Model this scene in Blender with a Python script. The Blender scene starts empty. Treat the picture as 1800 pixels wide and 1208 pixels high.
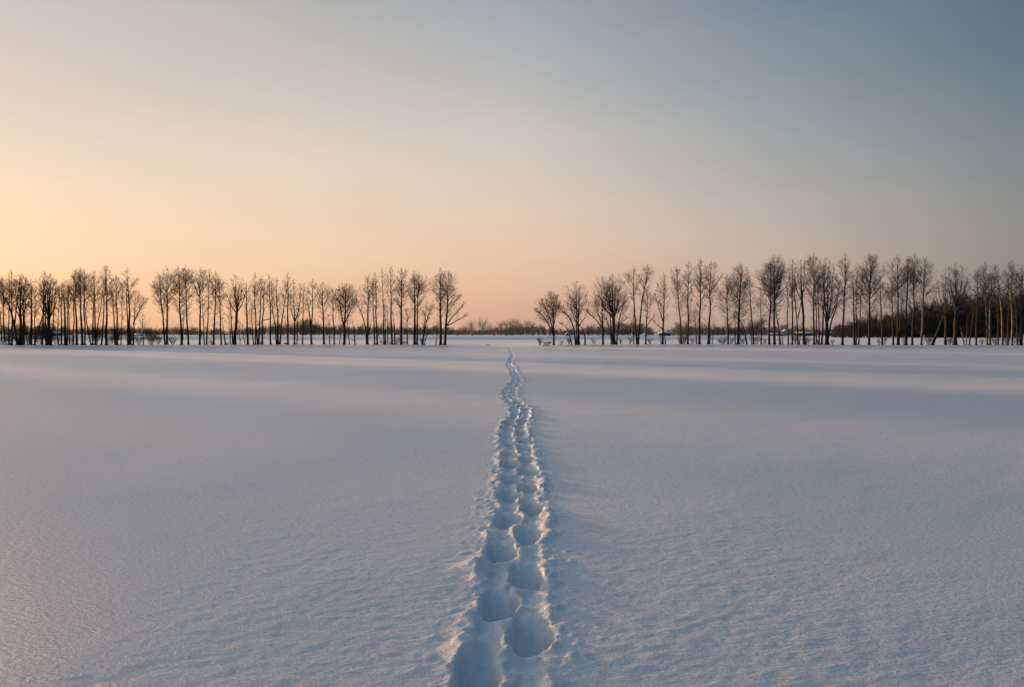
import bpy, math, random
import numpy as np
from mathutils import Vector

# ------------------------------------------------------------------ camera
F, HX, HY, CAMZ = 1400.0, 900.0, 587.0, 2.0      # focal length in photo pixels, horizon row, eye height
scene = bpy.context.scene
scene.unit_settings.system = 'METRIC'
cam_d = bpy.data.cameras.new('camera'); cam = bpy.data.objects.new('camera', cam_d)
scene.collection.objects.link(cam)
cam_d.sensor_width = 36.0; cam_d.lens = 28.0
cam_d.clip_start = 0.1; cam_d.clip_end = 12000
cam.location = (0, 0, CAMZ)
cam.rotation_euler = (math.radians(90) - math.atan((604 - HY) / F), 0, 0)
scene.camera = cam

# ------------------------------------------------------------------ exposure
scene.view_settings.view_transform = 'Standard'
scene.view_settings.look = 'None'
scene.view_settings.gamma = 1.0
EXPO = 1.5
scene.view_settings.exposure = EXPO

# ------------------------------------------------------------------ sky
SUN_AZ, SUN_EL = -50.0, 3.3           # degrees from straight ahead (minus = left), above the horizon
world = bpy.data.worlds.new("World"); scene.world = world
world.use_nodes = True
nt = world.node_tree; nt.nodes.clear()
def s2l(c):
    c = c / 255.0
    return c / 12.92 if c <= 0.04045 else ((c + 0.055) / 1.055) ** 2.4
# sky colours by compass direction (degrees from straight ahead) and elevation (degrees)
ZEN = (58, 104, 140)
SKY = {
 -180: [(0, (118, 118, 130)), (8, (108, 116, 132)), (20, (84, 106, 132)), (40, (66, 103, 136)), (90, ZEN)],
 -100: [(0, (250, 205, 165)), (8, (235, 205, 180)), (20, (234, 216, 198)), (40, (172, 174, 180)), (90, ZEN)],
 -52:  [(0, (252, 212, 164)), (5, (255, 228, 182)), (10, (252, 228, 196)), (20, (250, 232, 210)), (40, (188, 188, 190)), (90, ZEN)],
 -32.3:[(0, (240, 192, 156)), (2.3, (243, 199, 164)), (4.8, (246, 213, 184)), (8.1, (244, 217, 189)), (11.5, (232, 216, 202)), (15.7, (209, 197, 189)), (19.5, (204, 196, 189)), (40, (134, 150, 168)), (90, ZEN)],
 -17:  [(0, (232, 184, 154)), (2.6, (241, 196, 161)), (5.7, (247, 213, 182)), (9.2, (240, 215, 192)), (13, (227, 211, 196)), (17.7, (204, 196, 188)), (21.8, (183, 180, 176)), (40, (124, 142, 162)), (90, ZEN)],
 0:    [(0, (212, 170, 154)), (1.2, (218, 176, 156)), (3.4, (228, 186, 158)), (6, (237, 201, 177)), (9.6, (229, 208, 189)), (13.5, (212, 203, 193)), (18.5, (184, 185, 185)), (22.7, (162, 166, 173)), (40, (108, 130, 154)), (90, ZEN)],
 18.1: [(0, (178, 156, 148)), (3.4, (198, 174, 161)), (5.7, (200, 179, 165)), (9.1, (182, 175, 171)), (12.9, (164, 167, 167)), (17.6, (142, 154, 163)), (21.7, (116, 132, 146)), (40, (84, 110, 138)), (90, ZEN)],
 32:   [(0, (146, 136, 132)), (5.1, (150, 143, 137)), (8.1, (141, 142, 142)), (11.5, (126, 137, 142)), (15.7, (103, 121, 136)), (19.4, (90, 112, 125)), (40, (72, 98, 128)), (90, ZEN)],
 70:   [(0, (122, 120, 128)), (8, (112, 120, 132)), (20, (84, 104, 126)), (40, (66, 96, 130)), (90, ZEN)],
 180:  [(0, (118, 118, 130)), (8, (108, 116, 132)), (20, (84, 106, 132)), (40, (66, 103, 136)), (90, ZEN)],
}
def nd(t, **kw):
    n = nt.nodes.new(t)
    for k, v in kw.items(): setattr(n, k, v)
    return n
def mth(op, a, b=None):
    n = nd('ShaderNodeMath', operation=op)
    for i, v in enumerate((a, b)):
        if v is None: continue
        if isinstance(v, (int, float)): n.inputs[i].default_value = v
        else: nt.links.new(v, n.inputs[i])
    return n.outputs[0]
tc = nd('ShaderNodeTexCoord')
sep = nd('ShaderNodeSeparateXYZ'); nt.links.new(tc.outputs['Generated'], sep.inputs[0])
az = mth('MULTIPLY', mth('ARCTAN2', sep.outputs[0], sep.outputs[1]), 180 / math.pi)
el = mth('DIVIDE', mth('MULTIPLY', mth('ARCSINE', sep.outputs[2]), 180 / math.pi), 90.0)
el = mth('POWER', mth('MAXIMUM', el, 0.0), 0.5)          # more room on the ramp near the horizon
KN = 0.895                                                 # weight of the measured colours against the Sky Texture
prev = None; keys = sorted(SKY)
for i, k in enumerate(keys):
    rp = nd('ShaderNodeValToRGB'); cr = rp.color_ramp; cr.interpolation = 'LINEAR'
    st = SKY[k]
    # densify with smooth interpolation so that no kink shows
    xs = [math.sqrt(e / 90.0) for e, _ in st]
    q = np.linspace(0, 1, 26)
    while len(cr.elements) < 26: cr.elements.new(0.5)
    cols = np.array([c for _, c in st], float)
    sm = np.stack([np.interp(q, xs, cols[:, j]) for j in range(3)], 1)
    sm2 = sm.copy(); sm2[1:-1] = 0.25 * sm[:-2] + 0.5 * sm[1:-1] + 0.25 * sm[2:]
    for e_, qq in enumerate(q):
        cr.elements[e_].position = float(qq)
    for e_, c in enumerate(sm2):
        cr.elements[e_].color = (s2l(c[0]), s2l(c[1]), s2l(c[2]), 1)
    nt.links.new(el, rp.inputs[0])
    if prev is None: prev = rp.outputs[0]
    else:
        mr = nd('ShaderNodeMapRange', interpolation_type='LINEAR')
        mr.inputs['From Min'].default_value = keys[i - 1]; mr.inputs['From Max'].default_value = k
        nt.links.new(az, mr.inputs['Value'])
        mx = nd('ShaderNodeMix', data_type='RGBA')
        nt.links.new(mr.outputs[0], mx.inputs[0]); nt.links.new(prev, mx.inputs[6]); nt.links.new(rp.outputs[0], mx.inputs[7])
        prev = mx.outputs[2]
# very thin uneven veil of high cloud
vm = nd('ShaderNodeMapping'); vm.inputs['Scale'].default_value = (1.4, 1.4, 7.0); vm.inputs['Rotation'].default_value = (0.12, 0.2, 0.4)
nt.links.new(tc.outputs['Generated'], vm.inputs[0])
vn = nd('ShaderNodeTexNoise'); vn.inputs['Scale'].default_value = 1.6; vn.inputs['Detail'].default_value = 5; vn.inputs['Roughness'].default_value = .55
nt.links.new(vm.outputs[0], vn.inputs[0])
vr = nd('ShaderNodeMapRange'); vr.inputs['From Min'].default_value = .25; vr.inputs['From Max'].default_value = .75
vr.inputs['To Min'].default_value = .955; vr.inputs['To Max'].default_value = 1.05; nt.links.new(vn.outputs[0], vr.inputs[0])
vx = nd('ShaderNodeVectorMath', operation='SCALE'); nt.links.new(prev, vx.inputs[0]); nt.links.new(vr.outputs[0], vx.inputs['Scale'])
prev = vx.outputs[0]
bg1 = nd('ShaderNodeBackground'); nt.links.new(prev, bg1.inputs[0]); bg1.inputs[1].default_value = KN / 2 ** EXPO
sky = nd('ShaderNodeTexSky', sky_type='NISHITA'); sky.sun_disc = False
sky.sun_elevation = math.radians(SUN_EL); sky.sun_rotation = math.radians(SUN_AZ)
sky.air_density = 1.2; sky.dust_density = 2.0; sky.ozone_density = 1.5
bg2 = nd('ShaderNodeBackground'); nt.links.new(sky.outputs[0], bg2.inputs[0]); bg2.inputs[1].default_value = 0.05 * 0.2
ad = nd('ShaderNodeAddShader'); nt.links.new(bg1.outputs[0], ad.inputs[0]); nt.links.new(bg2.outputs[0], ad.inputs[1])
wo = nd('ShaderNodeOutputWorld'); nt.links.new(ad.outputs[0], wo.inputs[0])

# ------------------------------------------------------------------ sun
a, e = math.radians(SUN_AZ), math.radians(SUN_EL)
SUNV = Vector((math.sin(a) * math.cos(e), math.cos(a) * math.cos(e), math.sin(e)))
sl = bpy.data.lights.new('sun', 'SUN'); so = bpy.data.objects.new('sun', sl); scene.collection.objects.link(so)
sl.energy = 5.0; sl.color = (1.0, 0.50, 0.22); sl.angle = math.radians(3.0)
so.rotation_euler = SUNV.to_track_quat('Z', 'Y').to_euler()
so.location = (-60, 60, 40)

# ------------------------------------------------------------------ helpers
C = scene.collection
rnd = random.Random(7)
def tag(o, label=None, cat=None, group=None, kind=None):
    if label: o['label'] = label
    if cat: o['category'] = cat
    if group: o['group'] = group
    if kind: o['kind'] = kind
    return o
def empty(name, loc):
    o = bpy.data.objects.new(name, None); o.location = loc; o.empty_display_size = 0.3; C.objects.link(o); return o
def np_mesh(name, verts, quads, mat=None, smooth=False, parent=None, tris=None):
    verts = np.asarray(verts, np.float32); quads = np.asarray(quads, np.int32).reshape(-1, 4)
    me = bpy.data.meshes.new(name)
    nt3 = 0 if tris is None else len(tris)
    me.vertices.add(len(verts)); me.vertices.foreach_set('co', verts.ravel())
    me.loops.add(len(quads) * 4 + nt3 * 3)
    li = quads.ravel() if nt3 == 0 else np.concatenate([quads.ravel(), np.asarray(tris, np.int32).ravel()])
    me.loops.foreach_set('vertex_index', li.astype(np.int32))
    me.polygons.add(len(quads) + nt3)
    ls = np.arange(len(quads), dtype=np.int32) * 4
    if nt3: ls = np.concatenate([ls, len(quads) * 4 + np.arange(nt3, dtype=np.int32) * 3])
    me.polygons.foreach_set('loop_start', ls)
    if smooth: me.polygons.foreach_set('use_smooth', np.ones(len(ls), bool))
    me.update(calc_edges=True); me.validate()
    if mat: me.materials.append(mat)
    o = bpy.data.objects.new(name, me); C.objects.link(o)
    if parent: o.parent = parent
    return o
def mat(name, col, rough=0.9, noise=None, scale=5.0, spec=0.2, stretch=(1, 1, 1), bump=0.0, bump_scale=20):
    m = bpy.data.materials.new(name); m.use_nodes = True; n = m.node_tree; p = n.nodes['Principled BSDF']
    p.inputs['Base Color'].default_value = (*col, 1); p.inputs['Roughness'].default_value = rough
    p.inputs['Specular IOR Level'].default_value = spec
    if noise:
        t = n.nodes.new('ShaderNodeTexCoord'); mp = n.nodes.new('ShaderNodeMapping'); mp.inputs['Scale'].default_value = stretch
        ns = n.nodes.new('ShaderNodeTexNoise'); ns.inputs['Scale'].default_value = scale; ns.inputs['Detail'].default_value = 6
        r = n.nodes.new('ShaderNodeValToRGB'); r.color_ramp.elements[0].position = 0.35; r.color_ramp.elements[1].position = 0.68
        r.color_ramp.elements[0].color = (*col, 1); r.color_ramp.elements[1].color = (*noise, 1)
        n.links.new(t.outputs['Object'], mp.inputs[0]); n.links.new(mp.outputs[0], ns.inputs[0])
        n.links.new(ns.outputs[0], r.inputs[0]); n.links.new(r.outputs[0], p.inputs['Base Color'])
        if bump:
            b = n.nodes.new('ShaderNodeBump'); b.inputs['Distance'].default_value = bump
            n.links.new(ns.outputs[0], b.inputs['Height']); n.links.new(b.outputs[0], p.inputs['Normal'])
    return m
M_BARK = mat('dark_bark', (0.019, 0.019, 0.018), 0.95, (0.036, 0.035, 0.032), 6, stretch=(1, 1, .2), bump=.02)
M_PALE = mat('pale_bark', (0.045, 0.045, 0.042), 0.9, (0.17, 0.168, 0.155), 3, stretch=(1, 1, .35), bump=.01)
M_TWIG = mat('twigs', (0.036, 0.034, 0.030), 0.95, (0.054, 0.050, 0.044), 2)
M_FAR = mat('far_branches_haze_tint', (0.115, 0.125, 0.10), 1.0, (0.15, 0.16, 0.13), .15)  # lightened bark colour: distance haze is put into the colour, no haze volume
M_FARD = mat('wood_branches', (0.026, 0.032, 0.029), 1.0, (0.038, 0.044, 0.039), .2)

def smoothstep(x): x = np.clip(x, 0, 1); return x * x * (3 - 2 * x)
_perm = np.random.RandomState(3).rand(256, 256)
def vnoise(x, y):
    """smooth value noise in [-1, 1]"""
    xi = np.floor(x).astype(np.int64); yi = np.floor(y).astype(np.int64)
    fx = x - xi; fy = y - yi; fx = fx * fx * fx * (fx * (fx * 6 - 15) + 10); fy = fy * fy * fy * (fy * (fy * 6 - 15) + 10)
    g = lambda i, j: _perm[(i * 7 + j * 131) & 255, (i + j * 3 + (i >> 8) * 17) & 255]
    a_ = g(xi, yi); b_ = g(xi + 1, yi); c_ = g(xi, yi + 1); d_ = g(xi + 1, yi + 1)
    return 2 * ((a_ * (1 - fx) + b_ * fx) * (1 - fy) + (c_ * (1 - fx) + d_ * fx) * fy) - 1
def fbm(x, y, o=4):
    s = 0; w = 1.0; t = 0
    for k in range(o):
        s = s + w * vnoise(x * 2 ** k + 17.3 * k, y * 2 ** k - 9.1 * k); t += w; w *= 0.5
    return s / t

# ------------------------------------------------------------------ the snow field
def row_line(x):                       # distance of the tree row from the eye line
    return np.interp(x, [-140, -85, -50, 0, 40, 90, 140], [112, 117, 122, 126, 124, 122, 120])
def ground_base(x, y):
    x = np.asarray(x, float); y = np.asarray(y, float)
    L = row_line(x) + 2.2 * fbm(x / 9.0, x * 0 + 3.3, 3)
    h = 0.34 * smoothstep((y - (L - 11)) / 9.5) * (1 - 0.95 * smoothstep((y - L - 22) / 25))
    gap = np.exp(-((x + 1.5) / 7.5) ** 2)
    h = h * (1 - 0.6 * gap)
    bank = 1.25 * smoothstep((y - 248 - 2.5 * np.sin(x * .05)) / 17) * (1 - smoothstep((x - 74) / 16)) * (1 - .85 * smoothstep((y - 275) / 90))
    h = h + bank
    h = h + 0.10 * np.clip(fbm(x * .035, y * .02 + 3, 2), -1, 1) * smoothstep((y - 30) / 60)
    h = h - 2.0 * smoothstep((y - 1400) / 1500)
    return h
def gz(x, y): return float(ground_base(np.array([x]), np.array([y]))[0])

CL = [(1300, 878), (1208, 888), (1150, 900), (1060, 900), (990, 903), (930, 913), (880, 914), (840, 913), (810, 913), (780, 910), (765, 905),
      (752, 902), (740, 908), (727, 915), (718, 914), (710, 908), (703, 900), (697, 894), (690, 894), (683, 899), (675, 906), (665, 910), (658, 904), (648, 900),
      (642, 893), (633, 897), (625, 902), (617, 898), (612, 895), (608, 894)]
CLD = np.array([2800.0 / (y - HY) for y, x in CL]); CLX = np.array([(x - HX) / F * 2800.0 / (y - HY) for y, x in CL])
def track_x(D):
    a_ = 0
    for o_, w in ((-.6, .2), (-.3, .2), (0, .2), (.3, .2), (.6, .2)):
        a_ = a_ + w * np.interp(D + o_ * np.minimum(D * .06, 1.5), CLD, CLX)
    return a_
PR = [(938, 1155), (926, 1034), (930, 958), (936, 903), (929, 863), (929, 834), (928, 811), (923, 792), (924, 776.5), (916, 762.6), (913, 751.6), (918, 743.5), (924, 735), (925, 727), (924, 720), (918, 715)]
PLf = [(838, 1232), (876, 1092), (876, 990), (893, 928), (895, 880), (897, 848), (899, 821), (898, 801), (898, 783), (890, 768), (889, 755), (894, 746), (901, 738), (907, 731), (906, 724), (905, 718), (902, 711)]
prints = []
for side, lst in ((1, PR), (-1, PLf)):
    for x, y in lst:
        D = 2800.0 / (y - HY); prints.append(((x - HX) / F * D, D, side))
    D = prints[-1][1]
    while D < 118:
        D += rnd.uniform(1.15, 1.35)
        prints.append((float(track_x(D)) + side * (0.14 - .05 * min(1, max(0, (D - 22) / 25))) + rnd.uniform(-.05, .05), D, side))
for x, y, s in ((-.16, 2.6, -1), (-.2, 3.3, -1), (.03, 2.6, 1), (.06, 3.7, 1)): prints.append((x, y, s))

xs_c = np.arange(-1.0, 1.0001, 0.0165)
g_ = 1.0; side_ = []
while g_ < 6000: g_ += max(0.0165, g_ * 0.012 if g_ < 6 else g_ * 0.0185 if g_ < 300 else g_ * .06); side_.append(g_)
side_ = np.array(side_); xs_ = np.concatenate([-side_[::-1], xs_c, side_])
ys_ = [1.2]
while ys_[-1] < 7000:
    y = ys_[-1]; ys_.append(y + (max(0.0155, .0037 * y) if y < 24 else .0024 * y if y < 62 else .0040 * y if y < 122 else .0065 * y if y < 150 else .012 * y if y < 400 else .05 * y))
ys_ = np.array(ys_)
back = -np.array([5, 12, 30, 80, 200, 600.0])[::-1]; ys_ = np.concatenate([back, [-2, -1, 0, .6], ys_])
GX, GY = np.meshgrid(xs_, ys_)
Hh = ground_base(GX, GY)
# wind-worked surface, fading where the mesh gets too coarse to carry it
cell = np.maximum(np.gradient(xs_)[None, :], np.gradient(ys_)[:, None])
def lay(wl, amp, ax, ay, rot, o=3, seed=0):
    c_, s_ = math.cos(rot), math.sin(rot)
    u = (GX * c_ + GY * s_) / (wl * ax) + seed; v = (-GX * s_ + GY * c_) / (wl * ay) + seed * 1.7
    return amp * fbm(u, v, o) * smoothstep((wl * min(ax, ay) / 1.6 / cell - .5) / 1.5)
Hh += lay(7.0, .032, 1.8, 1.0, .6, 3, 11) + lay(1.6, .0065, 1.7, .8, .7, 3, 5) + lay(.42, .0022, 1.3, .8, .45, 3, 31) + lay(.085, .0038, 1.5, .8, .3, 2, 47)

# ---- the trodden track
sel_r = np.where((ys_ > 1) & (ys_ < 122))[0]; sel_c = np.where(np.abs(xs_) < 1.6)[0]
r0, r1, c0, c1 = sel_r[0], sel_r[-1] + 1, sel_c[0], sel_c[-1] + 1
X = GX[r0:r1, c0:c1].copy(); Y = GY[r0:r1, c0:c1].copy()
wx = X + .030 * fbm(X / .14, Y / .16 + 5, 3) + .035 * fbm(X / .45 + 2, Y / .4, 2); wy = Y + .030 * fbm(X / .15 + 9, Y / .15, 3)
S = wx - track_x(Y) + .05 * smoothstep((Y - 18) / 25) * fbm(Y / 1.7 + 3, X * .5, 2)
fadef = 1 - smoothstep((Y - 70) / 55)
n1 = fbm(X / .11 + 3, Y / .16, 3); n2 = fbm(X / .22 + 13, Y / .34 + 7, 3); n3 = fbm(X / .05, Y / .06 + 40, 3)
chan = np.exp(-((np.abs(S) - .135 + .045 * smoothstep((Y - 22) / 25)) / .075) ** 4)
H = -.026 * chan * (1 + .8 * n2) * (1 - .7 * smoothstep((Y - 16) / 12))
H += .017 * n1 * np.exp(-(S / .33) ** 4) + .006 * fbm(X / .22, Y / .045, 2) * np.exp(-(S / .27) ** 4)
rim = np.exp(-((S - .295 + .06 * smoothstep((Y - 22) / 25) - .02 * n2) / .078) ** 2) * 1.15 + np.exp(-((S + .285 - .06 * smoothstep((Y - 22) / 25) + .02 * n2) / .078) ** 2) * 1.0
H += .038 * rim * np.clip(.42 + 1.3 * n2 + .6 * n1, .0, 1.5) * (1 - .6 * smoothstep((Y - 12) / 14))
H += .036 * (1 - .6 * smoothstep((Y - 16) / 14)) * np.exp(-(S / .045) ** 2) * np.clip(.35 + 1.5 * n2 + .6 * n1, 0, 1.3)
H += .020 * np.clip(fbm(X / .065 + 21, Y / .075, 3) - .12, 0, .5) * np.exp(-((np.abs(S) - .30) / .12) ** 2) * (1 - smoothstep((Y - 12) / 10))
H += .010 * n3 * np.exp(-((np.abs(S) - .27) / .16) ** 2)
# spatter of small clods thrown to the sides
H += .014 * np.clip(fbm(X / .085 + 50, Y / .10, 2) - .38, 0, 1) * 2.2 * np.exp(-((np.abs(S) - .42) / .13) ** 2)
yv = ys_[r0:r1]
for px, py, sd in prints:
    yc = py + .15
    j0 = np.searchsorted(yv, py - .25); j1 = np.searchsorted(yv, py + .95)
    if j1 - j0 < 1: continue
    u = wx[j0:j1] - px; v = wy[j0:j1] - yc
    k = random.Random(int(py * 997)).random()
    hw = .108 + .028 * k
    tilt = .12 * (k - .5)
    u = u - tilt * v
    hw2 = hw * (1 - .22 * smoothstep((v - .2) / .45))
    # rounded near end
    nearend = -.155 + .9 * np.clip(np.abs(u) - .015, 0, 1) ** 2 / .11
    f = smoothstep((hw2 + .022 - np.abs(u)) / .05) * smoothstep((v - nearend + .012) / .035) * (1 - np.clip((v - .02) / (.56 + .14 * k), 0, 1) ** 1.35 * (3 - 2 * np.clip((v - .02) / (.56 + .14 * k), 0, 1) ** 1.35) * .5 - .5 * np.clip((v - .02) / (.56 + .14 * k), 0, 1))
    dep = -(.31 + .07 * k) * f + .016 * n3[j0:j1] * f + .012 * n1[j0:j1] * f
    H[j0:j1] = np.where(f > 0.001, np.minimum(H[j0:j1] * (1 - .4 * f), H[j0:j1] * (1 - f) + dep), H[j0:j1])
    # lip pushed up at the near end and a clod on the outer side
    H[j0:j1] += .016 * np.exp(-((v + .20) / .045) ** 2 - (u / .11) ** 2) + .020 * k * np.exp(-((v + .02) / .13) ** 2 - ((u - sd * .165) / .04) ** 2)
H += .07 * np.exp(-(((X + .36) / .10) ** 2 + ((Y - 6.75) / .11) ** 2)) * (1 + .5 * n1)      # big clod left of the track
H += .05 * np.exp(-(((X + .30) / .09) ** 2 + ((Y - 5.0) / .16) ** 2)) * (1 + .5 * n1)
Hh[r0:r1, c0:c1] += H * fadef

ny, nx = GX.shape
idx = np.arange(ny * nx).reshape(ny, nx)
quads = np.stack([idx[:-1, :-1], idx[:-1, 1:], idx[1:, 1:], idx[1:, :-1]], -1).reshape(-1, 4)
V = np.stack([GX, GY, Hh], -1).reshape(-1, 3)

M_SNOW = bpy.data.materials.new('snow'); M_SNOW.use_nodes = True
n = M_SNOW.node_tree; p = n.nodes['Principled BSDF']
p.inputs['Base Color'].default_value = (0.795, 0.865, 0.895, 1)
p.inputs['Roughness'].default_value = 0.42; p.inputs['Specular IOR Level'].default_value = 0.5
tcn = n.nodes.new('ShaderNodeTexCoord')
prevn = None
for sc, dist, st, rot, det in ((1.0, .014, (1.0, 2.0, 1), .35, 2), (6.0, .010, (1.0, 1.9, 1), .28, 4), (17.0, .026, (1, 2.0, 1), .25, 5), (48.0, .0080, (1, 1.2, 1), .1, 2)):
    mp = n.nodes.new('ShaderNodeMapping'); mp.inputs['Scale'].default_value = st; mp.inputs['Rotation'].default_value = (0, 0, -rot)
    ns = n.nodes.new('ShaderNodeTexNoise'); ns.inputs['Scale'].default_value = sc; ns.inputs['Detail'].default_value = det; ns.inputs['Roughness'].default_value = .6
    b = n.nodes.new('ShaderNodeBump'); b.inputs['Distance'].default_value = dist; b.inputs['Strength'].default_value = 1.0
    n.links.new(tcn.outputs['Object'], mp.inputs[0]); n.links.new(mp.outputs[0], ns.inputs[0]); n.links.new(ns.outputs[0], b.inputs['Height'])
    if prevn: n.links.new(prevn, b.inputs['Normal'])
    prevn = b.outputs[0]
n.links.new(prevn, p.inputs['Normal'])
snow = np_mesh('snow_field', V, quads, M_SNOW, smooth=True)
tag(snow, kind='structure')

# ------------------------------------------------------------------ tree builder
def tubes(segs, sides):
    """segs: array (n,8) p0 r0 p1 r1 -> verts, quads of open prisms"""
    s = np.asarray(segs, float).reshape(-1, 8); P0 = s[:, 0:3]; R0 = s[:, 3]; P1 = s[:, 4:7]; R1 = s[:, 7]
    d = P1 - P0; d /= np.maximum(np.linalg.norm(d, axis=1, keepdims=True), 1e-9)
    ref = np.where(np.abs(d[:, 2:3]) < .9, np.array([[0, 0, 1.0]]), np.array([[1.0, 0, 0]]))
    u = np.cross(d, ref); u /= np.linalg.norm(u, axis=1, keepdims=True); v = np.cross(d, u)
    t = np.arange(sides) * 2 * math.pi / sides; ct, st = np.cos(t), np.sin(t)
    ring = u[:, None, :] * ct[None, :, None] + v[:, None, :] * st[None, :, None]
    A = P0[:, None, :] + ring * R0[:, None, None]; B = P1[:, None, :] + ring * R1[:, None, None]
    verts = np.concatenate([A, B], 1).reshape(-1, 3)
    k = np.arange(sides); q = np.stack([k, (k + 1) % sides, sides + (k + 1) % sides, sides + k], 1)
    quads = (q[None] + (np.arange(len(s)) * 2 * sides)[:, None, None]).reshape(-1, 4)
    return verts, quads
def merge(parts):
    vs, qs, o = [], [], 0
    for v, q in parts:
        vs.append(v); qs.append(q + o); o += len(v)
    return np.concatenate(vs), np.concatenate(qs)
def stem_tube(pts, rad, sides=8):
    """one continuous tube along pts"""
    pts = np.asarray(pts, float); rad = np.asarray(rad, float)
    d = np.gradient(pts, axis=0); d /= np.linalg.norm(d, axis=1, keepdims=True)
    u = np.cross(d, [0, 1.0, 0.13]); u /= np.linalg.norm(u, axis=1, keepdims=True); v = np.cross(d, u)
    t = np.arange(sides) * 2 * math.pi / sides
    V_ = pts[:, None, :] + rad[:, None, None] * (u[:, None, :] * np.cos(t)[None, :, None] + v[:, None, :] * np.sin(t)[None, :, None])
    n_ = len(pts); k = np.arange(sides)
    q = np.stack([k, (k + 1) % sides, sides + (k + 1) % sides, sides + k], 1)
    quads = (q[None] + (np.arange(n_ - 1) * sides)[:, None, None]).reshape(-1, 4)
    return V_.reshape(-1, 3), quads
def nrm(x, y, z):
    l = math.sqrt(x * x + y * y + z * z) or 1e-9
    return x / l, y / l, z / l
RMINS = (.012, .0078, .0056)
def branch(out, rg, p, d, L, r, lev, up, zmax=1e9, dens=1.0):
    n_ = (6, 3, 2)[lev]; st = L / n_; x, y, z = p; dx, dy, dz = d; pts = []
    w = (.09, .12, .15)[lev]; RMIN = RMINS[lev]
    for i in range(n_):
        dx, dy, dz = nrm(dx + rg.uniform(-w, w), dy + rg.uniform(-w, w), dz + rg.uniform(-w, w) + up * (1.0 if lev == 0 else .6))
        ra = max(RMIN, r * (1 - i / n_ * .8)); rb = max(RMIN * .8, r * (1 - (i + 1) / n_ * .8))
        nx_, ny_, nz_ = x + dx * st, y + dy * st, z + dz * st
        out.append((x, y, z, ra, nx_, ny_, nz_, rb)); pts.append((x, y, z, dx, dy, dz, ra, (i + 1) / n_)); x, y, z = nx_, ny_, nz_
    if lev == 2: return
    cnt = max(3, int(L / (.215 if lev == 0 else .16) * min(dens, 1.05))); cnt = min(cnt, 20 if lev == 0 else 8)
    for c in range(cnt):
        s = rg.uniform(.1, .92)
        f = s * n_; i = min(n_ - 1, int(f)); f -= i
        bx, by, bz, ex, ey, ez, rr, _ = pts[i]
        q = (bx + ex * st * f, by + ey * st * f, bz + ez * st * f)
        rx, ry, rz = rg.gauss(0, 1), rg.gauss(0, 1), rg.gauss(0, 1)
        cx, cy, cz = nrm(ey * rz - ez * ry, ez * rx - ex * rz, ex * ry - ey * rx)
        an = rg.uniform(.4, .8); ca, sa = math.cos(an), math.sin(an)
        nd_ = (ex * ca + cx * sa, ey * ca + cy * sa, ez * ca + cz * sa)
        l2 = L * (.60 if lev == 0 else .58) * (1.05 - .60 * s) * rg.uniform(.6, 1.25)
        branch(out, rg, q, nd_, max(.22, l2), rr * .5, lev + 1, up, zmax, dens)
def wander(rg, a_, b_, n_, amp):
    """polyline from a to b with slow random sway"""
    ph = [rg.uniform(0, 6.28) for _ in range(4)]; L = math.dist(a_, b_); o = []
    for i in range(n_ + 1):
        t = i / n_; e_ = math.sin(math.pi * t)
        sx = (math.sin(2.2 * t * math.pi + ph[0]) + .5 * math.sin(5 * t * math.pi + ph[1])) * amp * L * e_
        sy = (math.sin(2.0 * t * math.pi + ph[2]) + .5 * math.sin(5 * t * math.pi + ph[3])) * amp * L * e_
        o.append((a_[0] + (b_[0] - a_[0]) * t + sx, a_[1] + (b_[1] - a_[1]) * t + sy, a_[2] + (b_[2] - a_[2]) * t))
    return o
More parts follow.
